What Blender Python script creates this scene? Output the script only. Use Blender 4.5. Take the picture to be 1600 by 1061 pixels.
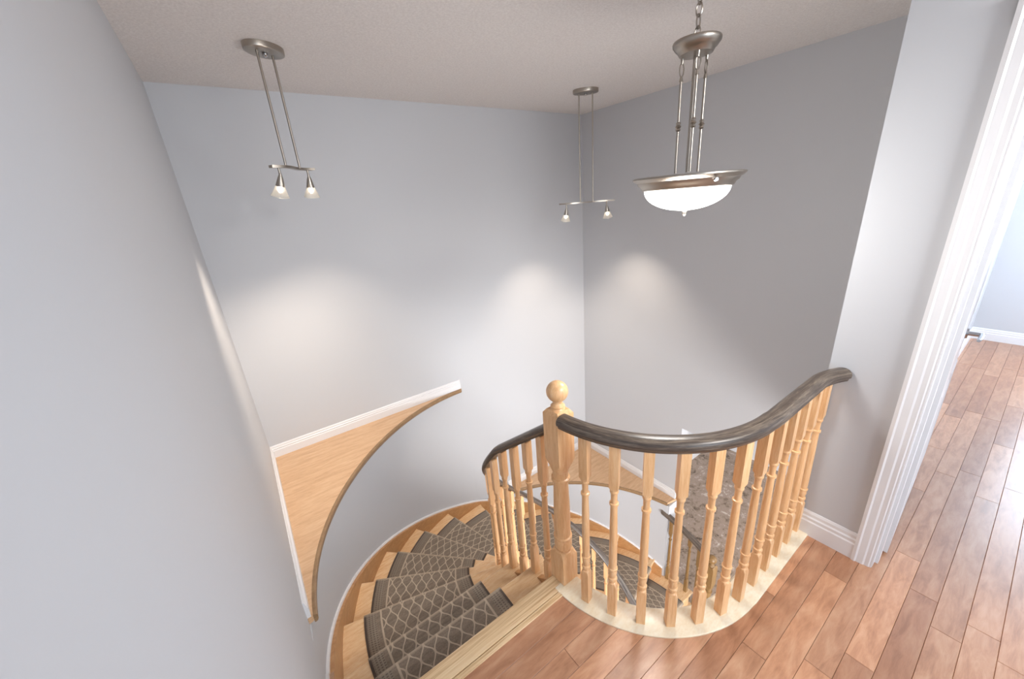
import bpy, bmesh, math, random
from mathutils import Vector, Matrix
random.seed(7)
for o in list(bpy.data.objects): bpy.data.objects.remove(o)
scene = bpy.context.scene
COL = scene.collection
PI = math.pi
R_ = math.radians

# ------------------------------------------------------------------ camera
FPX, PITCH, ROLL, YAW = 597.836, 0.3472755, -0.0813305, 0.5998923
CAMZ = 1.685
fw = Vector((math.sin(YAW)*math.cos(PITCH), math.cos(YAW)*math.cos(PITCH), -math.sin(PITCH)))
r0 = Vector((math.cos(YAW), -math.sin(YAW), 0)); u0 = r0.cross(fw)
rt = r0*math.cos(ROLL) + u0*math.sin(ROLL); up = -r0*math.sin(ROLL) + u0*math.cos(ROLL)
cd = bpy.data.cameras.new('camera'); cam = bpy.data.objects.new('camera', cd); COL.objects.link(cam)
cd.sensor_fit = 'HORIZONTAL'; cd.sensor_width = 36.0; cd.lens = FPX/1600*36.0
cd.clip_start = 0.02; cd.clip_end = 100
M = Matrix(((rt.x, up.x, -fw.x, 0), (rt.y, up.y, -fw.y, 0), (rt.z, up.z, -fw.z, CAMZ), (0, 0, 0, 1)))
cam.matrix_world = M
scene.camera = cam

# ------------------------------------------------------------------ world, lights, exposure
w = bpy.data.worlds.new('daylight'); scene.world = w; w.use_nodes = True
bg = w.node_tree.nodes['Background']
bg.inputs[0].default_value = (0.80, 0.89, 1.0, 1); bg.inputs[1].default_value = 0.82
scene.view_settings.view_transform = 'Standard'; scene.view_settings.look = 'None'
scene.view_settings.gamma = 1.0; scene.view_settings.use_curve_mapping = False
scene.view_settings.exposure = 0.96

def area(name, loc, target, sx, sy, power, col):
    l = bpy.data.lights.new(name, 'AREA'); l.shape = 'RECTANGLE'; l.size = sx; l.size_y = sy
    l.energy = power; l.color = col
    o = bpy.data.objects.new(name, l); COL.objects.link(o); o.location = loc
    d = Vector(target) - Vector(loc); o.rotation_euler = d.to_track_quat('-Z', 'Y').to_euler()
    return o
area('hall_fill', (0.85, -2.6, 1.40), (1.3, 1.6, 0.9), 1.4, 1.6, 13, (0.72, 0.86, 1.0))  # unseen fill behind the camera, added to lift the landing and stairwell
area('hall_high_fill', (1.45, -1.3, 2.28), (1.3, 2.4, 0.3), 0.9, 0.5, 8, (1.0, 0.97, 0.94)).data.spread = R_(95)  # added overhead fill with no fixture, for the back and curved walls
area('bedroom_window_light', (6.02, -0.90, 1.45), (3.0, -0.90, 1.2), 1.3, 1.4, 38, (0.62, 0.80, 1.0))
area('bedroom_side_fill', (3.6, -2.6, 1.6), (5.9, 0.2, 1.5), 1.4, 1.4, 22, (0.78, 0.88, 1.0)).data.spread = R_(90)  # unseen fill added to brighten the far bedroom wall
area('lower_hall_fill', (5.2, -1.6, -1.3), (4.3, 2.2, -2.6), 2.0, 1.8, 25, (1.0, 0.97, 0.93))  # added fill for the lower hall; no window stands there
area('foyer_fill', (0.7, -2.6, -2.0), (2.2, 1.7, 0.6), 2.6, 1.6, 125, (1.0, 0.97, 0.95))  # unseen uplight added to lift the ceiling and right wall through the well

# ------------------------------------------------------------------ dimensions taken from the perspective of the photograph
XL, YB, XR, ZC = -0.153, 3.098, 3.181, 2.44
XP, YP = 1.9735, 0.458           # end of the wall the guard rail runs into
CX, CY = 1.48, 1.475             # centre of the curved stair
RW = 1.60                        # curved wall
RISE = 0.18
NCY = 1.49                       # centre the winders turn about
ZF = -16*RISE                    # lower floor
ZL2 = -1.47                      # lower ledge
STEP = 15.1                       # degrees per winder
RSTEP = 14.6                      # the rails fall a touch faster

def th_n(k): return 180 - STEP*(k-2)
def nose(k, r):
    """point on nosing line k at radius r (inner .6 .. outer 1.6)"""
    if k == 0: return (CX - r, 1.04)
    if k == 1: return (CX - r, 1.265)
    t = R_(th_n(k)); return (CX + r*math.cos(t), NCY + r*math.sin(t))
def rw(a):
    """curved wall radius, easing into the flat walls"""
    e = lambda x: max(0.0, x)**2
    return RW + 0.033*e((a-150)/30) + 0.022*e(1-abs(a-90)/25)
def nose_z_at(y=None, th=None):
    if y is not None: return -RISE*(y-1.04)/0.225
    return -RISE*(2 + (180-th)/RSTEP)

# ------------------------------------------------------------------ materials
MATS = {}
def srgb(r, g, b):
    f = lambda c: (c/255/12.92) if c/255 <= 0.04045 else ((c/255+0.055)/1.055)**2.4
    return (f(r), f(g), f(b), 1)
class NT:
    def __init__(s, name):
        s.m = bpy.data.materials.new(name); s.m.use_nodes = True; s.t = s.m.node_tree
        s.b = s.t.nodes['Principled BSDF']; MATS[name] = s.m
    def n(s, typ, **kw):
        x = s.t.nodes.new(typ)
        for k, v in kw.items(): setattr(x, k, v)
        return x
    def l(s, a, b): s.t.links.new(a, b)
    def val(s, sock, v):
        if hasattr(v, 'is_output') or isinstance(v, bpy.types.NodeSocket): s.l(v, sock)
        else: sock.default_value = v
    def math(s, op, a, b=None, c=None):
        x = s.n('ShaderNodeMath', operation=op); s.val(x.inputs[0], a)
        if b is not None: s.val(x.inputs[1], b)
        if c is not None: s.val(x.inputs[2], c)
        return x.outputs[0]
    def ramp(s, fac, stops, interp='LINEAR'):
        x = s.n('ShaderNodeValToRGB'); x.color_ramp.interpolation = interp
        e = x.color_ramp.elements
        while len(e) < len(stops): e.new(0.5)
        for i, (p, c) in enumerate(stops): e[i].position = p; e[i].color = c
        s.l(fac, x.inputs[0]); return x.outputs[0]
    def mix(s, fac, a, b, mode='MIX'):
        x = s.n('ShaderNodeMix', data_type='RGBA', blend_type=mode)
        s.val(x.inputs[0], fac); s.val(x.inputs[6], a); s.val(x.inputs[7], b); return x.outputs[2]
    def bump(s, h, strength=0.1, dist=0.01):
        x = s.n('ShaderNodeBump'); x.inputs['Strength'].default_value = strength; x.inputs['Distance'].default_value = dist
        s.l(h, x.inputs['Height']); s.l(x.outputs[0], s.b.inputs['Normal'])
    def noise(s, vec, scale, detail=4, rough=0.55, dist=0.0):
        x = s.n('ShaderNodeTexNoise'); x.inputs['Scale'].default_value = scale; x.inputs['Detail'].default_value = detail
        x.inputs['Roughness'].default_value = rough; x.inputs['Distortion'].default_value = dist
        if vec is not None: s.l(vec, x.inputs['Vector'])
        return x.outputs['Fac']
    def mapping(s, vec, scale, loc=(0, 0, 0)):
        x = s.n('ShaderNodeMapping'); x.inputs['Scale'].default_value = scale; x.inputs['Location'].default_value = loc
        s.l(vec, x.inputs[0]); return x.outputs[0]

def paint(name, col, rough=0.6, texscale=180, bump=0.03):
    t = NT(name); t.b.inputs['Base Color'].default_value = col; t.b.inputs['Roughness'].default_value = rough
    tc = t.n('ShaderNodeTexCoord'); t.bump(t.noise(tc.outputs['Object'], texscale, 3), bump, 0.002)
    return t.m
paint('wall_paint', srgb(199, 201, 205), 0.55)
paint('trim_paint', srgb(232, 232, 234), 0.32, 60, 0.01)
# stippled ceiling
t = NT('ceiling_stipple'); t.b.inputs['Roughness'].default_value = 0.82
tc = t.n('ShaderNodeTexCoord'); nz = t.noise(tc.outputs['Object'], 95, 5, 0.7)
t.l(t.ramp(nz, [(0.3, srgb(220, 216, 214)), (0.7, srgb(240, 237, 235))]), t.b.inputs['Base Color']); t.bump(nz, 0.5, 0.006)

def wood(name, dark, mid, light, stretch, rough=0.35, use_uv=False, vary=0.12, fine=1.0):
    t = NT(name); t.b.inputs['Roughness'].default_value = rough
    tc = t.n('ShaderNodeTexCoord'); oi = t.n('ShaderNodeObjectInfo')
    src = tc.outputs['UV'] if use_uv else tc.outputs['Object']
    add = t.n('ShaderNodeVectorMath', operation='ADD'); t.l(src, add.inputs[0])
    cmb = t.n('ShaderNodeCombineXYZ')
    rn = t.math('MULTIPLY', oi.outputs['Random'], 37.0)
    for i in range(3): t.l(rn, cmb.inputs[i])
    t.l(cmb.outputs[0], add.inputs[1])
    v = t.mapping(add.outputs[0], stretch)
    n1 = t.noise(v, 9*fine, 5, 0.6, 0.6); n2 = t.noise(v, 42*fine, 3, 0.6, 0.2)
    f = t.math('ADD', t.math('MULTIPLY', n1, 0.65), t.math('MULTIPLY', n2, 0.35))
    c = t.ramp(f, [(0.34, dark), (0.5, mid), (0.66, light)])
    hsv = t.n('ShaderNodeHueSaturation'); t.l(c, hsv.inputs['Color'])
    t.l(t.math('MULTIPLY_ADD', oi.outputs['Random'], vary, 1-vary/2), hsv.inputs['Value'])
    t.l(hsv.outputs[0], t.b.inputs['Base Color']); t.bump(n2, 0.05, 0.002)
    return t
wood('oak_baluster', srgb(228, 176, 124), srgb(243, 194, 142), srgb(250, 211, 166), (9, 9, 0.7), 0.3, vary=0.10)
wood('oak_tread', srgb(220, 176, 128), srgb(236, 198, 152), srgb(244, 216, 178), (1.2, 9, 9), 0.3, vary=0.08)
wood('oak_stringer', srgb(176, 127, 80), srgb(192, 143, 95), srgb(205, 158, 110), (2, 2, 9), 0.3)
wood('oak_ledge', srgb(196, 157, 121), srgb(211, 174, 137), srgb(221, 188, 153), (0.9, 6, 6), 0.4, fine=0.6)
wood('oak_ledge_edge', srgb(134, 106, 76), srgb(150, 120, 87), srgb(164, 134, 99), (2, 2, 8), 0.4)
wood('maple_shoe', srgb(234, 212, 178), srgb(242, 226, 198), srgb(248, 237, 214), (1.5, 3, 3), 0.3)
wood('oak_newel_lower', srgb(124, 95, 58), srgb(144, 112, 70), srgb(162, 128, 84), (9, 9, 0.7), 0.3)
# landing nosing with strong straight grain along x
wood('oak_nosing', srgb(186, 146, 102), srgb(234, 203, 160), srgb(246, 224, 188), (0.18, 9, 3), 0.32, fine=1.0)
# handrail: dark stained oak with open grain
t = wood('dark_oak_rail', srgb(54, 46, 42), srgb(90, 79, 71), srgb(136, 123, 108), (0.8, 13, 1), 0.30, True, 0.05)
# hardwood planks
t = NT('hardwood_plank'); tc = t.n('ShaderNodeTexCoord'); oi = t.n('ShaderNodeObjectInfo')
add = t.n('ShaderNodeVectorMath', operation='ADD'); t.l(tc.outputs['Object'], add.inputs[0])
cmb = t.n('ShaderNodeCombineXYZ'); rn = t.math('MULTIPLY', oi.outputs['Random'], 61.0)
for i in range(3): t.l(rn, cmb.inputs[i])
t.l(cmb.outputs[0], add.inputs[1])
n1 = t.noise(t.mapping(add.outputs[0], (1.6, 7, 1)), 4.5, 5, 0.6, 0.5)
n2 = t.noise(t.mapping(add.outputs[0], (4, 40, 1)), 9, 3, 0.6)
f = t.math('ADD', t.math('MULTIPLY', n1, 0.85), t.math('MULTIPLY', n2, 0.15))
base = t.ramp(f, [(0.33, srgb(188, 138, 105)), (0.5, srgb(213, 162, 127)), (0.68, srgb(227, 183, 149))])
tone = t.ramp(oi.outputs['Random'], [(0.0, srgb(203, 187, 176)), (0.5, srgb(228, 222, 218)), (1.0, srgb(255, 246, 238))])
t.l(t.mix(1.0, base, tone, 'MULTIPLY'), t.b.inputs['Base Color'])
t.b.inputs['Coat Weight'].default_value = 0.55; t.b.inputs['Coat Roughness'].default_value = 0.30
t.l(t.math('MULTIPLY_ADD', n1, 0.10, 0.26), t.b.inputs['Roughness']); t.bump(n1, 0.04, 0.004)
NT('plank_gap').b.inputs['Base Color'].default_value = srgb(70, 44, 32)
# lower hall stone floor
t = NT('brown_stone'); tc = t.n('ShaderNodeTexCoord'); v = tc.outputs['Object']
n1 = t.noise(v, 5.5, 8, 0.68, 0.9); n2 = t.noise(v, 24, 6, 0.75, 0.6)
f = t.math('ADD', t.math('MULTIPLY', n1, 0.6), t.math('MULTIPLY', n2, 0.4))
t.l(t.ramp(f, [(0.38, srgb(86, 70, 58)), (0.44, srgb(146, 126, 108)), (0.50, srgb(178, 158, 140)), (0.55, srgb(172, 148, 134)), (0.61, srgb(220, 208, 194))]), t.b.inputs['Base Color'])
t.b.inputs['Roughness'].default_value = 0.3
# stair runner: ogee trellis with dotted border, in metres of UV (u across from the edge, v along)
t = NT('runner_carpet'); uv = t.n('ShaderNodeUVMap'); uv.uv_map = 'UVMap'
sp = t.n('ShaderNodeSeparateXYZ'); t.l(uv.outputs[0], sp.inputs[0]); U, V = sp.outputs[0], sp.outputs[1]
WR = 0.645; p_, L_ = 0.0335, 0.125
ph = t.math('MULTIPLY', t.math('COSINE', t.math('MULTIPLY', V, 2*PI/L_)), p_*0.47)
def fold(x): return t.math('ABSOLUTE', t.math('SUBTRACT', t.math('FLOORED_MODULO', t.math('ADD', x, p_), 2*p_), p_))
d1 = fold(t.math('SUBTRACT', U, ph)); d2 = fold(t.math('ADD', t.math('SUBTRACT', U, p_), ph))
d = t.math('MINIMUM', d1, d2); line = t.math('LESS_THAN', d, 0.0036)
ue = t.math('MINIMUM', U, t.math('SUBTRACT', WR, U))                   # distance from the nearer edge
inner = t.math('GREATER_THAN', ue, 0.098)
light_line = t.math('COMPARE', ue, 0.095, 0.005)
dots0 = t.math('MULTIPLY', t.math('LESS_THAN', t.math('PINGPONG', V, 0.0065), 0.0033), t.math('LESS_THAN', t.math('PINGPONG', t.math('ADD', ue, 0.002), 0.008), 0.0045))
band = t.math('COMPARE', ue, 0.042, 0.026); dots = t.math('MULTIPLY', dots0, band); edge = t.math('LESS_THAN', ue, 0.012)
tc = t.n('ShaderNodeTexCoord'); nf = t.noise(tc.outputs['Object'], 160, 3, 0.7); ng = t.noise(t.mapping(tc.outputs['Object'], (1, 6, 6)), 14, 4, 0.6)
field = t.ramp(t.math('ADD', t.math('MULTIPLY', nf, 0.45), t.math('MULTIPLY', ng, 0.55)), [(0.3, srgb(108, 96, 84)), (0.52, srgb(136, 123, 109)), (0.75, srgb(160, 147, 131))])
pale = srgb(190, 174, 154)
c = t.mix(t.math('MULTIPLY', line, inner), field, pale)
c = t.mix(band, c, srgb(148, 137, 123)); c = t.mix(dots, c, srgb(112, 100, 89)); c = t.mix(light_line, c, pale); c = t.mix(edge, c, srgb(88, 76, 68))
at = t.n('ShaderNodeAttribute'); at.attribute_name = 'nose_highlight'
c = t.mix(t.math('MULTIPLY', at.outputs['Fac'], 0.7), c, srgb(190, 172, 150))  # pale highlight painted into the carpet colour along each nosing roll
t.l(c, t.b.inputs['Base Color']); t.b.inputs['Roughness'].default_value = 0.95; t.bump(nf, 0.5, 0.004)
try: t.b.inputs['Sheen Weight'].default_value = 0.15
except Exception: pass
def metal(name, col, rough):
    t = NT(name); t.b.inputs['Base Color'].default_value = col; t.b.inputs['Metallic'].default_value = 1.0
    t.b.inputs['Roughness'].default_value = rough
    tc = t.n('ShaderNodeTexCoord'); t.bump(t.noise(t.mapping(tc.outputs['Object'], (4, 4, 60)), 30, 2), 0.03, 0.001)
metal('brushed_nickel', srgb(172, 164, 154), 0.33)
metal('chrome', srgb(190, 190, 192), 0.15)
t = NT('opal_glass'); t.b.inputs['Base Color'].default_value = srgb(250, 250, 250); t.b.inputs['Roughness'].default_value = 0.25
t.b.inputs['Emission Color'].default_value = (1.0, 0.985, 0.96, 1); t.b.inputs['Emission Strength'].default_value = 3.5
t = NT('frosted_shade'); t.b.inputs['Base Color'].default_value = srgb(245, 240, 232); t.b.inputs['Roughness'].default_value = 0.4
t.b.inputs['Transmission Weight'].default_value = 0.92; t.b.inputs['IOR'].default_value = 1.25
t.b.inputs['Emission Color'].default_value = (1.0, 0.93, 0.82, 1); t.b.inputs['Emission Strength'].default_value = 0.03
t = NT('halogen_bulb'); t.b.inputs['Emission Color'].default_value = (1.0, 0.9, 0.74, 1); t.b.inputs['Emission Strength'].default_value = 9.0

# ------------------------------------------------------------------ mesh helpers
def link(name, me, mats, parent=None):
    if isinstance(mats, str): mats = [mats]
    if not me.materials:
        for m in mats: me.materials.append(MATS[m])
    o = bpy.data.objects.new(name, me); COL.objects.link(o)
    if parent: o.parent = parent
    return o
def mesh(name, verts, faces, smooth=False, uvs=None, mat_idx=None):
    me = bpy.data.meshes.new(name); me.from_pydata(verts, [], faces)
    if mat_idx: me.polygons.foreach_set('material_index', mat_idx)
    if uvs:
        ul = me.uv_layers.new(name='UVMap')
        for lp in me.loops: ul.data[lp.index].uv = uvs[lp.vertex_index]
    bm = bmesh.new(); bm.from_mesh(me); bmesh.ops.recalc_face_normals(bm, faces=bm.faces); bm.to_mesh(me); bm.free()
    if smooth:
        me.polygons.foreach_set('use_smooth', [True]*len(me.polygons))
        try: me.set_sharp_from_angle(angle=R_(38))
        except Exception: pass
    return me
class MB:
    def __init__(s): s.v = []; s.f = []
    def add(s, v, f):
        b = len(s.v); s.v += [tuple(x) for x in v]; s.f += [tuple(i+b for i in q) for q in f]; return s
    def box(s, x0, x1, y0, y1, z0, z1):
        return s.add([(x0,y0,z0),(x1,y0,z0),(x1,y1,z0),(x0,y1,z0),(x0,y0,z1),(x1,y0,z1),(x1,y1,z1),(x0,y1,z1)],
                     [(0,3,2,1),(4,5,6,7),(0,1,5,4),(1,2,6,5),(2,3,7,6),(3,0,4,7)])
    def cham_box(s, x0, x1, y0, y1, z0, z1, c):
        """box whose top edge is chamfered"""
        v = [(x0,y0,z0),(x1,y0,z0),(x1,y1,z0),(x0,y1,z0),(x0,y0,z1-c),(x1,y0,z1-c),(x1,y1,z1-c),(x0,y1,z1-c),
             (x0+c,y0+c,z1),(x1-c,y0+c,z1),(x1-c,y1-c,z1),(x0+c,y1-c,z1)]
        return s.add(v, [(0,3,2,1),(8,9,10,11)]+[(i,(i+1)%4,4+(i+1)%4,4+i) for i in range(4)]+[(4+i,4+(i+1)%4,8+(i+1)%4,8+i) for i in range(4)])
    def rings(s, rings, cap0=True, cap1=True, closed=True):
        b = len(s.v); n = len(rings[0])
        for r in rings: s.v += [tuple(p) for p in r]
        for i in range(len(rings)-1):
            for j in range(n if closed else n-1):
                k = (j+1) % n
                s.f.append((b+i*n+j, b+i*n+k, b+(i+1)*n+k, b+(i+1)*n+j))
        if cap0: s.f.append(tuple(b+j for j in range(n))[::-1])
        if cap1: s.f.append(tuple(b+(len(rings)-1)*n+j for j in range(n)))
        return s
    def lathe(s, prof, seg=24, c=(0,0,0), cap0=True, cap1=True):
        return s.rings([[(c[0]+r*math.cos(2*PI*j/seg), c[1]+r*math.sin(2*PI*j/seg), c[2]+z) for j in range(seg)] for r, z in prof], cap0, cap1)
    def tube(s, pts, r, seg=10):
        pts = [Vector(p) for p in pts]; rr = []
        for i, p in enumerate(pts):
            d = (pts[min(i+1, len(pts)-1)] - pts[max(i-1, 0)]).normalized()
            a = d.cross(Vector((0,0,1))) if abs(d.z) < 0.95 else d.cross(Vector((1,0,0)))
            a.normalize(); b_ = d.cross(a)
            rad = r[i] if isinstance(r, (list, tuple)) else r
            rr.append([p + a*rad*math.cos(2*PI*j/seg) + b_*rad*math.sin(2*PI*j/seg) for j in range(seg)])
        return s.rings(rr)
    def torus_link(s, c, ax1, ax2, a, b_, r, seg=16, sec=6):
        """chain link: ellipse (a along ax1, b along ax2)"""
        c = Vector(c); ax1 = Vector(ax1); ax2 = Vector(ax2); nrm = ax1.cross(ax2); rings = []
        for i in range(seg):
            t_ = 2*PI*i/seg; p = c + ax1*a*math.cos(t_) + ax2*b_*math.sin(t_)
            o_ = (ax1*b_*math.cos(t_) + ax2*a*math.sin(t_)).normalized()
            rings.append([p + o_*r*math.cos(2*PI*j/sec) + nrm*r*math.sin(2*PI*j/sec) for j in range(sec)])
        rings.append(rings[0]); return s.rings(rings, False, False)
    def me(s, name, smooth=False): return mesh(name, s.v, s.f, smooth)

def poly_prism(pts, z0, z1):
    n = len(pts); v = [(x, y, z0) for x, y in pts] + [(x, y, z1) for x, y in pts]
    return v, [tuple(range(n))[::-1], tuple(range(n, 2*n))] + [(i, (i+1) % n, n+(i+1) % n, n+i) for i in range(n)]
def structure(o, label=None):
    o['kind'] = 'structure'
    if label: o['label'] = label
    return o
def tag(o, label, cat, group=None):
    o['label'] = label; o['category'] = cat
    if group: o['group'] = group
    return o
def empty(name, loc, label, cat, group=None):
    o = bpy.data.objects.new(name, None); COL.objects.link(o); o.location = loc; o.empty_display_size = 0.1
    return tag(o, label, cat, group)
def arc_strip(mb, c, r0, r1, a0, a1, z0, z1, n=48):
    """solid curved slab; z0,z1 may be functions of the angle"""
    zf = lambda z, a: z(a) if callable(z) else z
    rings = []
    for i in range(n+1):
        a = a0+(a1-a0)*i/n; t_ = R_(a); ra = r0(a) if callable(r0) else r0; rb = r1(a) if callable(r1) else r1
        rings.append([(c[0]+r*math.cos(t_), c[1]+r*math.sin(t_), zf(z, a)) for r, z in ((ra, z0), (rb, z0), (rb, z1), (ra, z1))])
    return mb.rings(rings)
def sweep(path, prof, name, mats, parent=None, uv0=0.0):
    """profile (side, up) swept along a path and kept plumb; uv in metres along the run"""
    pts = [Vector(p) for p in path]; v = []; f = []; uvs = []; n = len(prof); s = uv0
    per = [0]
    for j in range(n): per.append(per[-1] + math.dist(prof[j], prof[(j+1) % n]))
    for i, p in enumerate(pts):
        if i: s += (p-pts[i-1]).length
        d = pts[min(i+1, len(pts)-1)] - pts[max(i-1, 0)]; d.z = 0; d.normalize()
        side = Vector((d.y, -d.x, 0))
        for j, (a, b) in enumerate(prof):
            v.append(p + side*a + Vector((0, 0, b))); uvs.append((s, per[j]))
    m = len(pts)
    for i in range(m-1):
        for j in range(n):
            k = (j+1) % n; f.append((i*n+j, i*n+k, (i+1)*n+k, (i+1)*n+j))
    f.append(tuple(range(n))[::-1]); f.append(tuple((m-1)*n+j for j in range(n)))
    me = mesh(name, [tuple(q) for q in v], f, True, uvs)
    return link(name, me, mats, parent)
RAIL = [(-0.020, -0.052), (-0.024, -0.040), (-0.031, -0.034), (-0.033, -0.022), (-0.029, -0.010), (-0.020, -0.003), (-0.008, 0.0), (0.008, 0.0),
        (0.020, -0.003), (0.029, -0.010), (0.033, -0.022), (0.031, -0.034), (0.024, -0.040), (0.020, -0.052)]

# ------------------------------------------------------------------ room shell: upper level
structure(link('wall_left', MB().box(XL-0.12, XL, -3.0, YB+0.12, -3.0, ZC).me('wall_left'), 'wall_paint'), 'white wall running along the left of the stairwell')
structure(link('wall_back', MB().box(XL, XR+0.12, YB, YB+0.12, -3.0, ZC).me('wall_back'), 'wall_paint'), 'white wall at the back of the stairwell')
mb = MB().box(XR, XR+0.12, YP, 1.77, -0.585, ZC).box(XR, XR+0.12, 1.77, YB, ZF, ZC)
structure(link('wall_right', mb.me('wall_right'), 'wall_paint'), 'white right wall of the stairwell above the lower opening')
structure(link('ceiling', MB().box(XL-0.12, 6.1, -3.0, YB+0.12, ZC, ZC+0.1).me('ceiling'), 'ceiling_stipple'), 'off white stippled ceiling')
# wall with the doorway (pier beside the stairs) and the wall between bedroom and stairwell
DY0, DY1, DH = -0.64, 0.15, 2.05
mb = MB().box(XP, XP+0.115, DY1+0.02, YP, -0.3, ZC).box(XP, XP+0.115, DY0-0.02, DY1+0.02, DH+0.02, ZC).box(XP, XP+0.115, -3.0, DY0-0.02, 0, ZC)
structure(link('wall_doorway', mb.me('wall_doorway'), 'wall_paint'), 'white wall with the doorway at the end of the guard rail')
structure(link('wall_bedroom_side', MB().box(XP+0.115, 6.0, 0.31, YP, -0.3, ZC).me('wall_bedroom_side'), 'wall_paint'))
mb = MB().box(5.92, 6.04, -0.25, 0.36, 0, ZC).box(5.92, 6.04, -3.0, -1.55, 0, ZC).box(5.92, 6.04, -1.55, -0.25, 0, 0.75).box(5.92, 6.04, -1.55, -0.25, 2.15, ZC)
structure(link('wall_bedroom_far', mb.me('wall_bedroom_far'), 'wall_paint'), 'bright white far wall of the room beyond the door')
mb = MB()
for y0, y1, z0, z1 in ((-1.62, -0.18, 2.15, 2.22), (-1.62, -0.18, 0.68, 0.75), (-1.62, -1.55, 0.75, 2.15), (-0.25, -0.18, 0.75, 2.15)): mb.box(5.902, 5.92, y0, y1, z0, z1)
for y0, y1, z0, z1 in ((-1.55, -0.25, 2.11, 2.15), (-1.55, -0.25, 0.75, 0.79), (-1.55, -1.51, 0.79, 2.11), (-0.29, -0.25, 0.79, 2.11), (-0.92, -0.88, 0.79, 2.11)): mb.box(5.94, 5.99, y0, y1, z0, z1)
structure(link('window_1', mb.me('window_1'), 'trim_paint'), 'white framed window in the far wall of the bright room')
# curved stair wall
mb = MB()
arc_strip(mb, (CX, CY), rw, lambda a: rw(a)+0.05, 180, 90, ZF, -0.03, 64)
arc_strip(mb, (CX, CY), rw, lambda a: rw(a)+0.05, 90, 11.0, ZF, ZL2-0.03, 64)
mb.box(3.055, XR+0.12, 1.765, 1.86, ZF, ZL2-0.03)
me = mb.me('wall_curved', True)
structure(link('wall_curved', me, 'wall_paint'), 'curved white wall wrapping the outside of the stairs')
# lower level
structure(link('floor_lower', MB().box(XL-0.12, 6.6, -3.0, 3.2, ZF-0.1, ZF).me('floor_lower'), 'brown_stone'), 'mottled brown stone floor of the lower hall')
structure(link('wall_lower_back', MB().box(XR+0.12, 6.5, 2.92, 3.05, ZF, -0.3).me('wall_lower_back'), 'wall_paint'))
structure(link('wall_lower_far', MB().box(6.44, 6.56, -3.0, 3.05, ZF, -0.3).me('wall_lower_far'), 'wall_paint'))
structure(link('ceiling_lower', MB().box(XR+0.12, 6.5, YP, 3.05, -0.4, -0.3).me('ceiling_lower'), 'ceiling_stipple'))

# ---------------- baseboards (profiled)
BASE = [(0, 0), (0.016, 0), (0.016, 0.072), (0.012, 0.078), (0.013, 0.092), (0.008, 0.098), (0.008, 0.112), (0.003, 0.122), (0, 0.122)]
def baseboard(name, p0, p1, nrm, z, h=1.0, th=1.0, m0=0, m1=0, parent=None):
    """straight run from p0 to p1 on the floor, nrm pointing into the room; m0, m1 mitre the ends"""
    p0 = Vector((*p0, 0)); p1 = Vector((*p1, 0)); n_ = Vector((*nrm, 0)); d = (p1-p0).normalized(); rings = []
    for p, m in ((p0, m0), (p1, m1)):
        rings.append([p + n_*a*th + d*(m*a*th) + Vector((0, 0, z+b*h)) for a, b in BASE])
    return structure(link(name, MB().rings(rings).me(name), 'trim_paint', parent))
baseboard('baseboard_ledge_back', (XL, YB), (1.46, YB), (0, -1), -0.002, 0.78, 1, 1, 0)
baseboard('baseboard_ledge_left', (XL, YB), (XL, 1.575), (1, 0), -0.002, 0.78, 1, 1, 0)
baseboard('baseboard_lower_ledge_back', (1.90, YB), (XR, YB), (0, -1), ZL2, 0.78, 1, 0, -1)
baseboard('baseboard_lower_ledge_right', (XR, YB), (XR, 1.775), (-1, 0), ZL2, 0.78, 1, 1, 0)
baseboard('baseboard_doorway', (XP, YP), (XP, 0.222), (-1, 0), 0, 1.12, 1.0)
baseboard('baseboard_bedroom_side', (2.09, 0.31), (5.92, 0.31), (0, -1), 0, 0.95, 1, 0, -1)
baseboard('baseboard_bedroom_far', (5.92, 0.31), (5.92, -3.0), (-1, 0), 0, 0.95, 1, 1, 0)
baseboard('baseboard_lower_back', (XR+0.12, 2.92), (6.44, 2.92), (0, -1), ZF, 1.1, 1, 0, -1)
baseboard('baseboard_lower_far', (6.44, 2.92), (6.44, -2.0), (-1, 0), ZF, 1.1, 1, 1, 0)

# ---------------- landing floor with separate planks
GC, GR = (1.40, 1.0), 0.55       # quarter turn of the guard rail
def guard_x(y):                  # where the boards stop under the rail's base
    dy = max(-GR, min(0, y-GC[1])); return GC[0] - math.sqrt(max(0, GR*GR - dy*dy))
slab = [(XL, -3.0), (5.92, -3.0), (5.92, 0.36), (XP+0.115, 0.36), (XP+0.115, 0.445), (1.40, 0.45)]
slab += [(GC[0]+GR*math.cos(R_(a)), GC[1]+GR*math.sin(R_(a))) for a in range(260, 180, -10)]
slab += [(0.85, 1.0), (0.85, 1.015), (XL, 1.015)]
v, f = poly_prism(slab, -0.30, -0.011)
me = mesh('floor', v, f, mat_idx=[1, 0]+[1]*len(slab))
floor = structure(link('floor', me, ['plank_gap', 'trim_paint']), 'reddish brown hardwood floor of the landing and room')
ROW0, ROWH, GAP, CH = 0.357, 0.083, 0.0009, 0.0011
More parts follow.
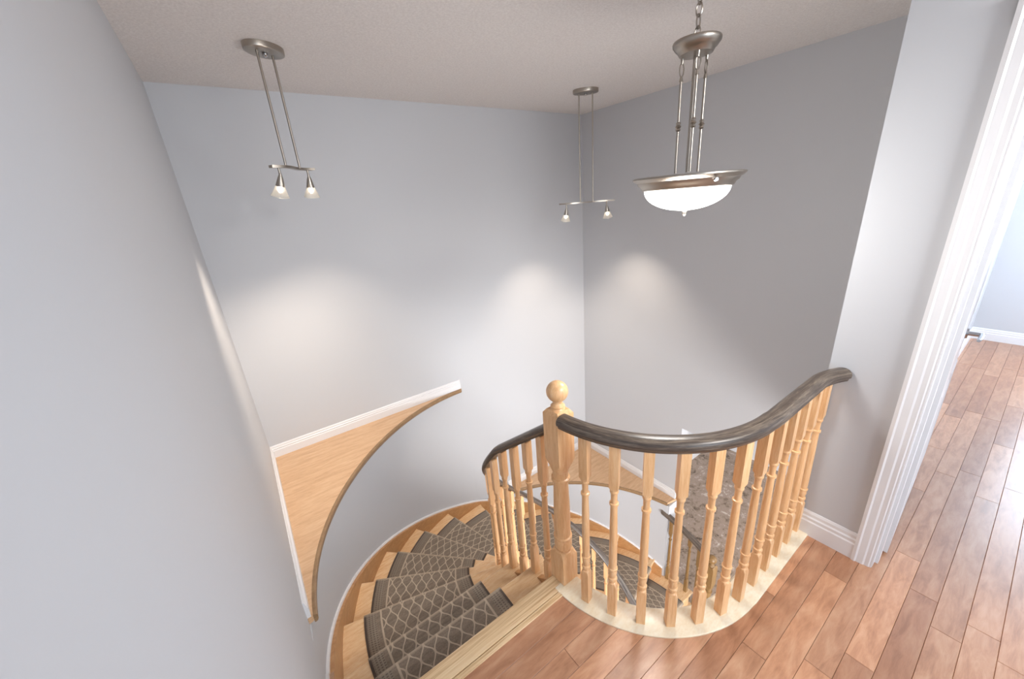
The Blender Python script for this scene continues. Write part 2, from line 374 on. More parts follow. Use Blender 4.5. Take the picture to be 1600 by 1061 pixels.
def plank(xa0, xa1, xb0, xb1, y0, y1):
    """xa = left end at y0/y1, xb = right end at y0/y1"""
    y0 += GAP/2; y1 -= GAP/2; q = [(xa0, y0), (xb0, y0), (xb1, y1), (xa1, y1)]
    t_ = [(xa0+CH, y0+CH), (xb0-CH, y0+CH), (xb1-CH, y1-CH), (xa1+CH, y1-CH)]
    cx = sum(p[0] for p in q)/4; cy = sum(p[1] for p in q)/4
    vs = [(x-cx, y-cy, z) for z, pts in ((-0.011, q), (-CH, q), (0, t_)) for x, y in pts]
    fs = [(8, 9, 10, 11)] + [(i, (i+1) % 4, 4+(i+1) % 4, 4+i) for i in range(4)] + [(4+i, 4+(i+1) % 4, 8+(i+1) % 4, 8+i) for i in range(4)]
    me = bpy.data.meshes.new('plank'); me.from_pydata(vs, [], fs)
    o = link('plank', me, 'hardwood_plank', floor); o.location = (cx, cy, 0)
known = {-1: [1.215, 2.40], -2: [0.62, 1.80], -4: [0.80, 1.468, 2.165], -5: [1.10, 1.97], -6: [0.55, 1.828, 2.9], -7: [1.05, 1.94], -3: [0.35, 1.33, 2.75]}
rows = list(range(-15, 7))
for rI in rows:
    y0 = ROW0 + rI*ROWH; y1 = y0 + ROWH
    if y1 > 0.935: y1 = 0.935
    full = y1 < 0.446
    xe = (5.92 if y1 < 0.37 else XP+0.10) if full else None
    cuts = list(known.get(rI, []))
    if not cuts: cuts = [random.uniform(0.1, 0.8)]
    while full and cuts[-1] < xe - 0.75: cuts.append(cuts[-1] + random.choice((0.55, 0.7, 0.85, 1.0, 1.15)))
    xs = XL
    for cxx in cuts + [None]:
        if full:
            e = xe if cxx is None else min(cxx, xe)
            if e - xs > 0.02: plank(xs, xs, e-GAP, e-GAP, y0, y1)
        else:
            g0, g1 = guard_x(y0), guard_x(y1)
            if cxx is None: plank(xs, xs, g0, g1, y0, y1)
            else:
                e = min(cxx, min(g0, g1)-0.1); plank(xs, xs, e-GAP, e-GAP, y0, y1)
        xs = e
        if full and e >= xe: break
# the strip of floor behind the camera, past the boards built singly
mb = MB(); yb = ROW0 - 15*ROWH
for i in range(20): mb.cham_box(XL, 5.92, yb-(i+1)*ROWH+GAP/2, yb-i*ROWH-GAP/2, -0.011, 0, CH)
o = link('rear_planks', mb.me('rear_planks'), 'hardwood_plank', floor); o['kind'] = 'stuff'

# ---------------- door casing, jamb and door
mb = MB()
CAS = [(0, 0), (0.070, 0), (0.070, 0.020), (0.058, 0.022), (0.052, 0.017), (0.030, 0.016), (0.024, 0.012), (0.010, 0.012), (0.006, 0.008), (0, 0.008)]
for (ya, sgn) in ((DY1+0.002, 1), (DY0-0.002, -1)):
    mb.rings([[(XP-b, ya+sgn*a, z + (a if z > 1 else 0)) for a, b in CAS] for z in (0, DH)])
mb.rings([[(XP-b, y, DH+a) for a, b in CAS] for y in (DY0-0.072, DY1+0.072)])
structure(link('trim_1', mb.me('trim_1'), 'trim_paint'), 'white moulded casing around the doorway')
mb = MB().box(XP-0.002, XP+0.117, DY1, DY1+0.02, 0, DH).box(XP-0.002, XP+0.117, DY0-0.02, DY0, 0, DH).box(XP-0.002, XP+0.117, DY0-0.02, DY1+0.02, DH, DH+0.02)
mb.box(XP+0.04, XP+0.074, DY1-0.011, DY1, 0, DH).box(XP+0.04, XP+0.074, DY0, DY0+0.011, 0, DH)
structure(link('trim_2', mb.me('trim_2'), 'trim_paint'), 'white door jamb lining the opening')
door = bpy.data.objects.new('door_1', None); COL.objects.link(door); door.location = (XP+0.125, DY1+0.012, 0.012); door.rotation_euler = (0, 0, R_(2.6))
structure(door, 'white door standing open into the bright room')
DW = 0.76
mb = MB().box(0, DW, -0.034, 0, 0, 2.02)
slabo = link('door_leaf', mb.me('door_leaf'), 'trim_paint', door)
for (z0, z1) in ((0.22, 0.78), (0.98, 1.86)):
    for (x0, x1) in ((0.11, 0.345), (0.415, 0.65)):
        for ys, yo in ((-0.034, -0.004), (0, 0.004)):
            m2 = MB(); ya = ys; yb_ = ys+yo
            def rect(i, y): return [(x0+i, y, z0+i), (x1-i, y, z0+i), (x1-i, y, z1-i), (x0+i, y, z1-i)]
            m2.rings([rect(0, ya), rect(0.012, yb_), rect(0.028, yb_), rect(0.04, ya+yo*0.3)], False, True)
            link('panel', m2.me('panel'), 'trim_paint', slabo)
for z in (0.24, 1.06, 1.80):
    m2 = MB().lathe([(0.005, 0), (0.005, 0.09)], 10, (-0.005, -0.002, z)).box(-0.003, 0.0, -0.012, -0.002, z, z+0.09)
    link('hinge', m2.me('hinge'), 'chrome' if z > 1 else 'trim_paint', door)
m2 = MB(); zz = 0.895
for s_ in (-1, 1):
    y_s = -0.034 if s_ < 0 else 0.0
    def pt(x, dy, z): return (x, y_s + s_*dy, z)
    m2.tube([pt(DW-0.06, 0.0, zz), pt(DW-0.06, 0.008, zz)], [0.027, 0.025], 20)
    m2.tube([pt(DW-0.06, 0.008, zz), pt(DW-0.06, 0.050, zz)], [0.011, 0.010], 12)
    m2.tube([pt(DW-0.055, 0.050, zz), pt(DW-0.09, 0.052, zz), pt(DW-0.135, 0.050, zz+0.002), pt(DW-0.165, 0.046, zz)], [0.010, 0.010, 0.009, 0.007], 12)
link('lever_handle', m2.me('lever_handle', True), 'chrome', door)

# ------------------------------------------------------------------ corner ledges
def ledge(name, z, a0, a1, redge, corner, label, close):
    e = empty(name, (corner[0], corner[1], z), label, 'ledge'); inv = Vector(e.location)
    n = 48; arc = []
    for i in range(n+1):
        a = a0+(a1-a0)*i/n; r = redge(a); arc.append((CX+r*math.cos(R_(a)), CY+r*math.sin(R_(a))))
    pts = [(max(XL+0.001, min(XR-0.001, x)), min(YB-0.001, y)) for x, y in arc] + close
    v, f = poly_prism(pts, z-0.026, z); v = [tuple(Vector(q)-inv) for q in v]
    link('ledge_board', mesh('ledge_board', v, f), 'oak_ledge', e)
    mb = MB(); rings = []
    for i, (x, y) in enumerate(arc):
        a = R_(a0+(a1-a0)*i/n); d = Vector((math.cos(a), math.sin(a), 0)); p = Vector((x, y, z)) - inv
        prof = [(0.0, -0.038), (0.0, 0.001), (-0.006, 0.003), (-0.013, 0.002), (-0.018, -0.004), (-0.018, -0.022), (-0.014, -0.034), (-0.008, -0.038)]
        rings.append([p + d*q + Vector((0, 0, h)) for q, h in prof])
    mb.rings(rings); link('edge_band', mb.me('edge_band', True), 'oak_ledge_edge', e)
    return e
ledge('corner_ledge', -0.002, 176.6, 90.8, lambda a: 1.572 + 0.042*abs(math.cos(R_(2*(a-90))))**2, (XL, YB),
      'triangular oak ledge with a concave curved edge in the left corner', [(1.47, YB-0.001), (XL+0.001, YB-0.001), (XL+0.001, 1.565)])
ledge('corner_ledge', ZL2, 76, 11.3, lambda a: 1.613, (XR, YB),
      'lower oak ledge in the back corner seen between the balusters', [(XR-0.001, 1.768), (XR-0.001, YB-0.001), (1.87, YB-0.001)])

# ------------------------------------------------------------------ staircase
stair = empty('curved_staircase', (0.4, 1.04, -0.2), 'curved oak staircase descending clockwise along the round white wall', 'staircase')
SO = Vector(stair.location)
def sp_(pts): return [tuple(Vector(p)-SO) for p in pts]
def step_pts(k, r, back=0.03, n=6):
    """points from nosing k back to nosing k-1 at radius r (plus the bit under the riser above)"""
    out = []
    if k <= 2:
        x = CX-r; y1 = nose(k, r)[1]; y0 = nose(k-1, r)[1]-back
        return [(x, y1+(y0-y1)*i/n) for i in range(n+1)]
    t1, t0 = th_n(k), th_n(k-1) + (math.degrees(back/r))
    return [(CX+r*math.cos(R_(t1+(t0-t1)*i/n)), NCY+r*math.sin(R_(t1+(t0-t1)*i/n))) for i in range(n+1)]
def tread_radii(k):
    ro = 1.60 if k > 2 else CX-XL-0.01
    if k >= 14: ro = 1.655
    return 0.575, ro
for k in range(1, 16):
    z = -RISE*k; ri, ro = tread_radii(k)
    pi_, po = step_pts(k, ri), step_pts(k, ro)
    poly = pi_[::-1] + po                      # inner back -> inner nose -> outer nose -> outer back
    n = len(poly); inx = len(pi_)-1            # index of the inner nose corner; inx+1 = outer nose corner
    # rounded nosing: bottom ring, mid ring pulled out, top ring pulled in
    a = Vector((*poly[inx], 0)); b = Vector((*poly[inx+1], 0)); d = (b-a).normalized(); out = Vector((d.y, -d.x, 0))
    c0 = Vector((*pi_[-1], 0));
    if (c0-a).dot(out) > 0: out = -out
    def ring(off, zz): return [tuple(Vector((*p, zz)) + (out*off if i in (inx, inx+1) else Vector((0, 0, 0))) - SO) for i, p in enumerate(poly)]
    mb = MB().rings([ring(-0.008, z-0.027), ring(-0.001, z-0.020), ring(0.0, z-0.012), ring(-0.002, z-0.004), ring(-0.008, z)])
    link('tread', mb.me('tread'), 'oak_tread', stair)
for k in range(0, 16):                         # risers
    z1 = -RISE*k - 0.025; z0 = -RISE*(k+1)
    ri, ro = (0.60, 1.58 if 2 < k < 14 else (1.62 if k >= 14 else CX-XL-0.01))
    a = Vector((*nose(k, ri), 0)); b = Vector((*nose(k, ro), 0)); d = (b-a).normalized(); nn = Vector((-d.y, d.x, 0))
    mid = (a+b)/2; prev = Vector((*nose(k-1, 1.1), 0)) if k > 0 else mid+Vector((0, -1, 0))
    if (prev-mid).dot(nn) < 0: nn = -nn
    q = [a+nn*0.022, b+nn*0.022, b+nn*0.040, a+nn*0.040]
    v, f = poly_prism([(p.x, p.y) for p in q], z0, z1)
    link('riser', mesh('riser', sp_(v), f), 'oak_tread', stair)
# outer stringer against the curved wall, with a white bead on top
def str_top(a): return nose_z_at(th=a) + 0.075
def outer_path():
    P = []
    for i in range(7):
        y = 1.04 + (NCY-1.04)*i/6; P.append(((XL+0.0), y, nose_z_at(y=y)+0.075, (1, 0)))
    return P
mb = MB(); rings = []; capr = []
for i in range(9):
    y = 1.045 + (CY-1.045)*i/8; zt = min(-0.005, nose_z_at(y=y)+0.085); x = XL
    rings.append([(x, y, zt-0.36), (x+0.033, y, zt-0.36), (x+0.033, y, zt), (x, y, zt)]); capr.append([(x, y, zt), (x+0.014, y, zt), (x+0.012, y, zt+0.012), (x, y, zt+0.014)])
for i in range(70):
    a = 180 - (180-11.2)*(i)/69; t_ = R_(a); zt = nose_z_at(th=a)+0.085 - 0.05*max(0, (150-a)/150)
    P = lambda r, z: (CX+r*math.cos(t_), CY+r*math.sin(t_), z)
    w_ = rw(a)
    rings.append([P(w_, zt-0.36), P(w_-0.033, zt-0.36), P(w_-0.033, zt), P(w_, zt)])
    capr.append([P(w_, zt), P(w_-0.014, zt), P(w_-0.012, zt+0.012), P(w_, zt+0.014)])
mb.rings([sp_(r) for r in rings]); link('outer_stringer', mb.me('outer_stringer', True), 'oak_stringer', stair)
o = link('stringer_bead', MB().rings([sp_(r) for r in capr]).me('stringer_bead', True), 'trim_paint', stair)
# inner stringer beneath the open tread ends
mb = MB(); rings = []
for i in range(5):
    y = 1.04 + (NCY-1.04)*i/5; zt = nose_z_at(y=y)-0.20
    rings.append([(CX-0.63, y, zt-0.2), (CX-0.60, y, zt-0.2), (CX-0.60, y, zt+0.14), (CX-0.63, y, zt+0.14)])
for i in range(60):
    a = 180-(180+9)*i/59; t_ = R_(a); zt = nose_z_at(th=a)-0.20
    rings.append([(CX+r*math.cos(t_), NCY+r*math.sin(t_), z) for r, z in ((0.63, zt-0.2), (0.60, zt-0.2), (0.60, zt+0.14), (0.63, zt+0.14))])
mb.rings([sp_(r) for r in rings]); link('inner_stringer', mb.me('inner_stringer', True), 'oak_stringer', stair)
# landing nosing: two boards side by side
for y0, y1 in ((0.932, 0.958), (0.9585, 1.040)):
    mb = MB(); x0, x1 = XL+0.001, 0.905
    if y1 < 1.0: x1 = 0.86
    pr = [(y0, -0.03), (y1, -0.03), (y1+(0.0 if y1 < 1 else 0.004), -0.012), (y1-0.004, 0.005), (y0+0.002, 0.006), (y0, 0.002)]
    mb.rings([sp_([(x, y, z) for y, z in pr]) for x in (x0, x1)])
    link('landing_nosing', mb.me('landing_nosing'), 'oak_nosing', stair)

# ------------------------------------------------------------------ runner
run = empty('stair_runner', (0.4, 1.2, -0.18), 'taupe carpet runner with a pale ogee trellis down the stairs', 'runner'); RO = Vector(run.location)
RI, RO_ = 0.815, 1.46
vacc = 0.0
for k in range(1, 16):
    z = -RISE*k + 0.007; n = 6
    a = Vector((*nose(k, RI), 0)); b = Vector((*nose(k, RO_), 0)); d = (b-a).normalized()
    nn = Vector((-d.y, d.x, 0)); mid = (a+b)/2; prev = Vector((*nose(k-1, 1.1), 0))
    if (prev-mid).dot(nn) < 0: nn = -nn                     # nn points uphill
    pin, pout = step_pts(k, RI, 0.02, n), step_pts(k, RO_, 0.02, n)
    V_ = []; F_ = []; UV = []; rows_ = []; HL = []
    def addrow(pts, nose_highlight=0.0):
        HL.extend([nose_highlight]*len(pts))
        b0 = len(V_); rows_.append(b0)
        for p, uv in pts: V_.append(tuple(Vector(p)-RO)); UV.append(uv)
    m = 8
    # riser part (falls from the nosing to the tread below), nosing roll, tread part
    prof = []
    if k < 16:
        zr = -RISE*(k+1)+0.007
        for off, zz in ((0.017, zr), (0.017, z-0.045), (0.004, z-0.036), (-0.006, z-0.024), (-0.0065, z-0.012), (-0.002, z-0.001)):
            prof.append((off, zz))
    vv = vacc - 0.17
    for (off, zz) in prof:
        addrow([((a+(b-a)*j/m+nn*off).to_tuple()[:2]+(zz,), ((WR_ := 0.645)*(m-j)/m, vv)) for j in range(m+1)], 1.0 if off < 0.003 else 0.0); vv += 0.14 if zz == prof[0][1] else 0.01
    for i in range(n+1):
        pa, pb = Vector((*pin[i], 0)), Vector((*pout[i], 0)); rowp = []
        for j in range(m+1):
            p = pa+(pb-pa)*j/m; rel = p-a; pp = p+nn*0.004 if i == 0 else p
            rowp.append(((pp.x, pp.y, z), (0.645*(m-j)/m, vacc+rel.dot(nn))))
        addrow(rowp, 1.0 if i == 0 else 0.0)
        if i == 0:
            addrow([((p[0]+nn.x*0.010, p[1]+nn.y*0.010, p[2]), (u_[0], u_[1]+0.01)) for p, u_ in rowp], 0.0)
    for i in range(len(rows_)-1):
        for j in range(m): F_.append((rows_[i]+j, rows_[i]+j+1, rows_[i+1]+j+1, rows_[i+1]+j))
    vacc += 0.05
    me = mesh('runner_section', V_, F_, True, UV)
    at_ = me.attributes.new('nose_highlight', 'FLOAT', 'POINT'); at_.data.foreach_set('value', HL)
    o = link('runner_section', me, 'runner_carpet', run)
    sm = o.modifiers.new('thick', 'SOLIDIFY'); sm.thickness = 0.006; sm.offset = -1

# ------------------------------------------------------------------ balusters and newels
def sq(h, z, c=0.0):
    """square ring of 16 points with optional roundness c (0 square .. 1 circle of radius h)"""
    out = []
    for i in range(16):
        a = 2*PI*(i+0.5)/16; x, y = math.cos(a), math.sin(a); m = max(abs(x), abs(y))
        s_ = (1/m)*(1-c)+c; out.append((x*s_*h, y*s_*h, z))
    return out
def sq_block(h, z):
    """true square corners on the same 16 points"""
    out = []
    for i in range(16):
        a = 2*PI*(i+0.5)/16 ; x, y = math.cos(a), math.sin(a); m = max(abs(x), abs(y)); x, y = x/m, y/m
        if abs(abs(x)-abs(y)) < 0.6 and min(abs(x), abs(y)) > 0.6: x, y = math.copysign(1, x), math.copysign(1, y)
        out.append((x*h, y*h, z))
    return out
BAL = {}
def baluster_mesh(H):
    key = round(H, 3)
    if key in BAL: return BAL[key]
    h = 0.0172; mb = MB(); rg = [sq_block(h, 0), sq_block(h, 0.164)]
    circ = lambda r, z: sq(r, z, 1.0)
    for r, z in ((0.0172, 0.178), (0.0120, 0.182), (0.0120, 0.190), (0.0178, 0.193), (0.0188, 0.199), (0.0178, 0.205), (0.0128, 0.208), (0.0150, 0.218), (0.0168, 0.230), (0.0162, 0.240), (0.0135, 0.247),
                 (0.0135, 0.249), (0.0190, 0.251), (0.0190, 0.258), (0.0152, 0.260), (0.0160, 0.30), (0.0155, 0.38), (0.0146, 0.48), (0.0130, 0.574), (0.0130, 0.577), (0.0174, 0.579), (0.0174, 0.588), (0.0118, 0.590), (0.0124, 0.625), (0.0140, 0.634), (0.0164, 0.638), (0.0164, 0.645), (0.0150, 0.648)):
        rg.append(circ(r, z))
    rg += [sq_block(h, 0.664), sq_block(h, H)]
    mb.rings(rg); BAL[key] = mesh('baluster', mb.v, mb.f, True); return BAL[key]
def place_baluster(parent, x, y, z0, z1, ang):
    o = link('baluster', baluster_mesh(z1-z0), 'oak_baluster', parent)
    o.location = Vector((x, y, z0)) - Vector(parent.location); o.rotation_euler = (0, 0, ang); return o
def newel(parent, x, y, z, mat, sc=1.0, ang=0.0, label=None):
    h = 0.043; mb = MB(); circ = lambda r, zz: sq(r, zz, 1.0)
    rg = [sq_block(h, 0), sq_block(h, 0.150)]
    for r, zz in ((0.0405, 0.176), (0.031, 0.180), (0.031, 0.186), (0.038, 0.192), (0.0405, 0.206), (0.0395, 0.224), (0.034, 0.238), (0.033, 0.241), (0.0415, 0.244), (0.0415, 0.256), (0.0345, 0.259), (0.0365, 0.33), (0.0355, 0.42), (0.0315, 0.556),
                  (0.0315, 0.560), (0.0400, 0.563), (0.0400, 0.575), (0.0325, 0.578), (0.0325, 0.606), (0.036, 0.612), (0.0425, 0.632)): rg.append(circ(r, zz))
    rg += [sq_block(h, 0.668), sq_block(h, 0.885), sq_block(h-0.012, 0.902)]
    mb.rings(rg)
    mb.v = [(a*sc, b*sc, c*sc) for a, b, c in mb.v]
    o = link('newel_post', mesh('newel_post', mb.v, mb.f, True), mat, parent)
    o.location = Vector((x, y, z)) - Vector(parent.location); o.rotation_euler = (0, 0, ang)
    prof = [(0.030, 0.900), (0.024, 0.910), (0.029, 0.916), (0.022, 0.924), (0.018, 0.930), (0.020, 0.936)]
    for i in range(12):
        a = -1.1 + (PI/2+1.1)*i/11; prof.append((max(0.0006, 0.0435*math.cos(a)), 0.977+0.0435*math.sin(a)))
    b = link('ball_finial', MB().lathe([(r*sc, zz*sc) for r, zz in prof], 24).me('ball_finial', True), mat, o)
    return o
# landing guard
gd = empty('landing_balustrade', (0.875, 1.0, 0.0), 'guard rail with honey oak balusters, ball topped newel and dark handrail', 'railing')
GO = Vector(gd.location)
newel(gd, 0.875, 1.0, 0.003, 'oak_baluster')
def guard_pt(s):
    """arc length s from the newel: straight drop, quarter circle, straight run to the wall"""
    L1 = GR*PI/2
    if s < L1:
        a = PI + s/GR; return (GC[0]+GR*math.cos(a), GC[1]+GR*math.sin(a), a+PI/2)
    return (GC[0]+(s-L1), GC[1]-GR-0.003, 0.0)
RZ = 0.905                        # top of the guard handrail
for i in range(12):
    x, y, a = guard_pt(0.149 + 0.1148*i)
    place_baluster(gd, x, y, 0.008, RZ-0.05, a)
path = []
L_tot = GR*PI/2 + (XP-GC[0])
for i in range(61):
    s_ = 0.045 + (L_tot-0.045)*i/60; x, y, a = guard_pt(s_)
    e_ = max(0, (s_-(L_tot-0.16))/0.16)       # easing towards the wall
    path.append((x - GO.x, y - GO.y - 0.045*e_*e_, RZ + 0.006*e_))
sweep(path, RAIL, 'handrail', 'dark_oak_rail', gd)
rings = []
pts = []
for i in range(49):
    s_ = 0.02 + (L_tot-0.02)*i/48; x, y, a = guard_pt(s_); pts.append((x, y, a))
for x, y, a in pts:
    nx, ny = math.sin(a), -math.cos(a)          # towards the landing
    rings.append([(x+nx*q-GO.x, y+ny*q-GO.y, z) for q, z in ((0.056, -0.010), (0.056, 0.005), (0.052, 0.008), (-0.056, 0.008), (-0.064, 0.0), (-0.064, -0.022), (-0.056, -0.026))])
link('base_shoe', MB().rings(rings).me('base_shoe', True), 'maple_shoe', gd)
# white fascia that closes the floor edge below the shoe
rings = [[(x-math.sin(a)*q-GO.x, y+math.cos(a)*q-GO.y, z) for q, z in ((0.0, -0.026), (0.045, -0.026), (0.045, -0.32), (0.0, -0.32))] for x, y, a in pts]
link('fascia', MB().rings(rings).me('fascia', True), 'trim_paint', gd)

# inner stair balustrade
sb = empty('stair_balustrade', (0.86, 1.1, -0.18), 'curving inner stair railing of oak balusters under a thin dark handrail', 'railing')
BO = Vector(sb.location); RB = 0.608
def inner_pt(s):
    """s = run from y=1.0"""
    Ls = NCY-1.0
    if s < Ls: return (CX-RB, 1.0+s, nose_z_at(y=1.0+s), PI/2, None)
    th = 180 - math.degrees((s-Ls)/RB); t_ = R_(th)
    return (CX+RB*math.cos(t_), NCY+RB*math.sin(t_), nose_z_at(th=th), t_-PI/2, th)
def tread_of(y, th):
    if th is None: return 1 if y < 1.262 else 2
    k = 3 + int((180-th-0.2)/STEP); return k
S_END = (NCY-1.0) + RB*R_(180+8)
RH = 0.835
s_ = 0.115; i = 0
while s_ < S_END-0.03:
    x, y, nz_, a, th = inner_pt(s_); k = tread_of(y, th)
    place_baluster(sb, x, y, -RISE*min(k, 15), nz_+RH-0.045, a); s_ += 0.1125
path = []
for i in range(81):
    s_ = 0.045 + (S_END-0.045)*i/80; x, y, nz_, a, th = inner_pt(s_); path.append((x-BO.x, y-BO.y, nz_+RH-BO.z))
sweep(path, RAIL, 'handrail', 'dark_oak_rail', sb)
xe_, ye_, ze_, ae_, the_ = inner_pt(S_END+0.03)
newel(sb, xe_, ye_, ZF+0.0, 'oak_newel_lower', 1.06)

# outer balustrade at the foot of the stairs
fb = empty('foot_balustrade', (3.09, 1.30, ZF), 'short railing with a ball topped newel at the foot of the stairs', 'railing'); FO = Vector(fb.location)
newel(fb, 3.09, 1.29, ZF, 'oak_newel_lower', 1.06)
path = []
for i in range(25):
    th = 12.5 - (12.5+5.6)*i/24; t_ = R_(th); rr = 1.605
    path.append((CX+rr*math.cos(t_)-FO.x, NCY+rr*math.sin(t_)-FO.y, nose_z_at(th=th)+RH+0.01-FO.z))
sweep(path, RAIL, 'handrail', 'dark_oak_rail', fb)
for th in (8.6, 4.9, 1.0, -2.8):
    k = tread_of(0, th); t_ = R_(th)
    o = place_baluster(fb, CX+1.605*math.cos(t_), NCY+1.605*math.sin(t_), -RISE*min(k, 15), nose_z_at(th=th)+RH-0.035, t_-PI/2)
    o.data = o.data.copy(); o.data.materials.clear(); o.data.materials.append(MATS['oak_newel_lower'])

# ------------------------------------------------------------------ track lights
def spot(name, loc, target, power, size, blend=0.9, col=(1.0, 0.84, 0.68), parent=None):
    l = bpy.data.lights.new(name, 'SPOT'); l.energy = power; l.spot_size = R_(size); l.spot_blend = blend; l.color = col; l.shadow_soft_size = 0.02
    o = bpy.data.objects.new(name, l); COL.objects.link(o)
    d = Vector(target)-Vector(loc); rot = d.to_track_quat('-Z', 'Y').to_euler()
    o.location = loc; o.rotation_euler = rot
    if parent: o.parent = parent; o.location = Vector(loc)-Vector(parent.location)
    return o
def track_light(pos, direc, barz, blen, rods, heads, label):
    """pos on the ceiling; direc = unit direction of the bar in plan; heads = [(offset, aim point)]"""
    e = empty('track_light', pos, label, 'light fixture', 'two-head track lights'); P = Vector(pos)
    d = Vector((*direc, 0)).normalized(); n_ = Vector((-d.y, d.x, 0))
    rings = []
    for sc, z in ((1.0, 0), (1.0, -0.020), (0.985, -0.024), (0.95, -0.026)):
        rings.append([d*(0.098*sc*math.cos(2*PI*j/32)) + n_*(0.068*sc*math.sin(2*PI*j/32)) + Vector((0, 0, z)) for j in range(32)])
    can = link('canopy', MB().rings(rings).me('canopy', True), 'brushed_nickel', e)
    link('screw', MB().lathe([(0.012, -0.028), (0.012, -0.036), (0.006, -0.042)], 12).me('screw', True), 'chrome', can)
    for s_ in (-1, 1):
        q = d*rods*s_
        link('rod', MB().tube([q+Vector((0, 0, -0.02)), q+Vector((0, 0, barz-P.z))], 0.0055, 10).me('rod', True), 'brushed_nickel', e)
    # wavy flat bar
    rr = []; m = 24
    for i in range(m+1):
        u = -1+2*i/m; c = d*(u*blen/2) + n_*(0.022*math.sin(u*PI)) + Vector((0, 0, barz-P.z))
        wd = n_*0.011
        rr.append([c-wd+Vector((0, 0, -0.006)), c+wd+Vector((0, 0, -0.006)), c+wd+Vector((0, 0, 0.006)), c-wd+Vector((0, 0, 0.006))])
    link('bar', MB().rings(rr).me('bar', True), 'brushed_nickel', e)
    for off, aim in heads:
        u = off/(blen/2); base = d*off + n_*(0.022*math.sin(u*PI)) + Vector((0, 0, barz-P.z-0.006))
        piv = base + Vector((0, 0, -0.034))
        ax = (Vector(aim) - (P+piv)).normalized()
        hd = link('lamp_head', MB().tube([base, piv], 0.0055, 10).tube([piv-ax*0.012, piv], [0.004, 0.0075], 12).me('lamp_head', True), 'brushed_nickel', e)
        sk = MB().tube([piv-ax*0.004, piv+ax*0.012, piv+ax*0.048, piv+ax*0.050], [0.007, 0.012, 0.0205, 0.0205], 16)
        link('socket', sk.me('socket', True), 'brushed_nickel', hd)
        # flared square glass shade, open at the end
        a = ax.cross(Vector((0, 0, 1))); a = a.normalized() if a.length > 0.05 else Vector(d); b = ax.cross(a).normalized()
        def sring(h, r_, c):
            out = []
            for i in range(16):
                t_ = 2*PI*(i+0.5)/16; x, y = math.cos(t_), math.sin(t_); mm = max(abs(x), abs(y)); k = (1/mm)*(1-c)+c
                out.append(piv + ax*h + (a*x+b*y)*k*r_)
            return out
        sh = MB().rings([sring(0.044, 0.017, 0.8), sring(0.072, 0.026, 0.45), sring(0.100, 0.036, 0.25), sring(0.100, 0.033, 0.25), sring(0.072, 0.0235, 0.45), sring(0.046, 0.0145, 0.8)], False, False)
        link('glass_shade', sh.me('glass_shade', True), 'frosted_shade', hd)
        link('bulb', MB().tube([piv+ax*0.050, piv+ax*0.060, piv+ax*0.074, piv+ax*0.080], [0.008, 0.0115, 0.009, 0.002], 12).me('bulb', True), 'halogen_bulb', hd)
        lp = P + piv + ax*0.092
        spot('halogen_beam', lp, aim, SPOT_W, 92, 1.0)
    return e
SPOT_W = 20
track_light((0.360, 2.362, ZC), (0.80, 0.60), 1.925, 0.27, 0.043, [(-0.105, (-0.15, 2.75, 0.0)), (0.105, (0.36, 3.05, -0.7))],
            'brushed nickel two head ceiling light hanging near the left wall')
track_light((2.505, 2.392, ZC), (0.79, -0.61), 1.625, 0.46, 0.052, [(-0.17, (2.46, 3.05, -0.8)), (0.17, (3.12, 2.40, -0.8))],
            'brushed nickel two head ceiling light hanging in the back corner')

# ------------------------------------------------------------------ pendant
PX, PY = 1.472, 0.886
pe = empty('bowl_pendant', (PX, PY, ZC), 'brushed nickel pendant with a glowing white glass bowl over the stairwell', 'light fixture')
zc = lambda z: z-ZC
link('ceiling_canopy', MB().lathe([(0.065, 0), (0.064, -0.012), (0.045, -0.024), (0.012, -0.030)], 28).me('ceiling_canopy', True), 'brushed_nickel', pe)
z = 2.405; i = 0
while z > 2.165:
    ax = (1, 0, 0) if i % 2 == 0 else (0, 1, 0)
    link('chain_link', MB().torus_link((0, 0, zc(z)), (0, 0, 1), ax, 0.021, 0.0105, 0.0026).me('chain_link', True), 'brushed_nickel', pe); z -= 0.0335; i += 1
cap = MB().lathe([(0.008, zc(2.165)), (0.010, zc(2.158)), (0.076, zc(2.152)), (0.078, zc(2.148)), (0.077, zc(2.140)), (0.066, zc(2.126)), (0.062, zc(2.124)), (0.054, zc(2.110)), (0.020, zc(2.106))], 32)
cp = link('upper_plate', cap.me('upper_plate', True), 'brushed_nickel', pe)
stem = MB().lathe([(0.0075, zc(2.115)), (0.0075, zc(1.735))], 14)
link('centre_stem', stem.me('centre_stem', True), 'brushed_nickel', pe)
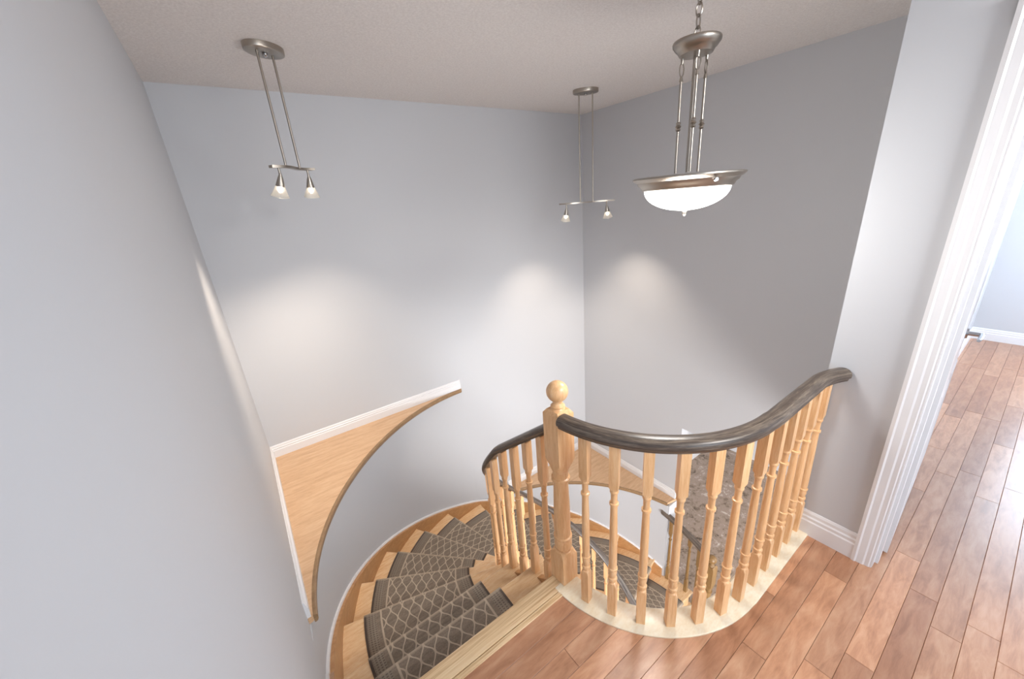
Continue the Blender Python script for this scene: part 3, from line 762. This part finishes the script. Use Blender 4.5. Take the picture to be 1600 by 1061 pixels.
for j in range(3):
    a = R_(100+120*j); tx, ty = 0.046*math.cos(a), 0.046*math.sin(a); bx, by = 0.046*math.cos(a), 0.046*math.sin(a)
    rod = MB().tube([(tx, ty, zc(2.055)), (tx, ty, zc(2.040)), (tx, ty, zc(2.0395))], [0.004, 0.007, 0.0045], 10).tube([(tx, ty, zc(2.045)), (bx, by, zc(1.735))], 0.0045, 10)
    zm = 1.895
    rod.lathe([(0.0045, zc(zm+0.016)), (0.009, zc(zm+0.012)), (0.0065, zc(zm+0.006)), (0.011, zc(zm)), (0.0065, zc(zm-0.006)), (0.009, zc(zm-0.012)), (0.0045, zc(zm-0.016))], 14, (tx, ty, 0))
    ro = link('rod', rod.me('rod', True), 'brushed_nickel', pe)
    q = MB().torus_link((tx, ty, zc(2.075)), (0, 0, 1), (math.cos(a+1.2), math.sin(a+1.2), 0), 0.021, 0.010, 0.0024)
    q.tube([(tx, ty, zc(2.110)), (tx, ty, zc(2.092))], [0.006, 0.004], 10)
    link('rod_link', q.me('rod_link', True), 'brushed_nickel', ro)
pan = MB().lathe([(0.02, zc(1.724)), (0.115, zc(1.723)), (0.190, zc(1.726)), (0.198, zc(1.724)), (0.198, zc(1.719)), (0.186, zc(1.709)), (0.180, zc(1.707)), (0.176, zc(1.697)), (0.167, zc(1.691)), (0.162, zc(1.680)), (0.156, zc(1.677)), (0.140, zc(1.677))], 56, (0, 0, 0), True, True)
pn = link('metal_pan', pan.me('metal_pan', True), 'brushed_nickel', pe)
m2 = MB().tube([(-0.50*0.184, -0.866*0.184, zc(1.700)), (-0.50*0.192, -0.866*0.192, zc(1.700))], [0.007, 0.006], 12)
link('set_screw', m2.me('set_screw', True), 'chrome', pn)
prof = []
for i in range(15):
    a = (PI/2)*i/14; prof.append((max(0.010, 0.153*math.cos(a)), zc(1.678) - 0.080*math.sin(a)))
link('glass_bowl', MB().lathe(prof, 56, (0, 0, 0), True, True).me('glass_bowl', True), 'opal_glass', pe)
link('finial', MB().lathe([(0.016, zc(1.602)), (0.017, zc(1.598)), (0.008, zc(1.594)), (0.0095, zc(1.588)), (0.006, zc(1.580)), (0.001, zc(1.576))], 16).me('finial', True), 'brushed_nickel', pe)
pl = bpy.data.lights.new('pendant_glow', 'POINT'); pl.energy = 9; pl.color = (1.0, 0.97, 0.93); pl.shadow_soft_size = 0.12
po = bpy.data.objects.new('pendant_glow', pl); COL.objects.link(po); po.location = (PX, PY, 1.46)
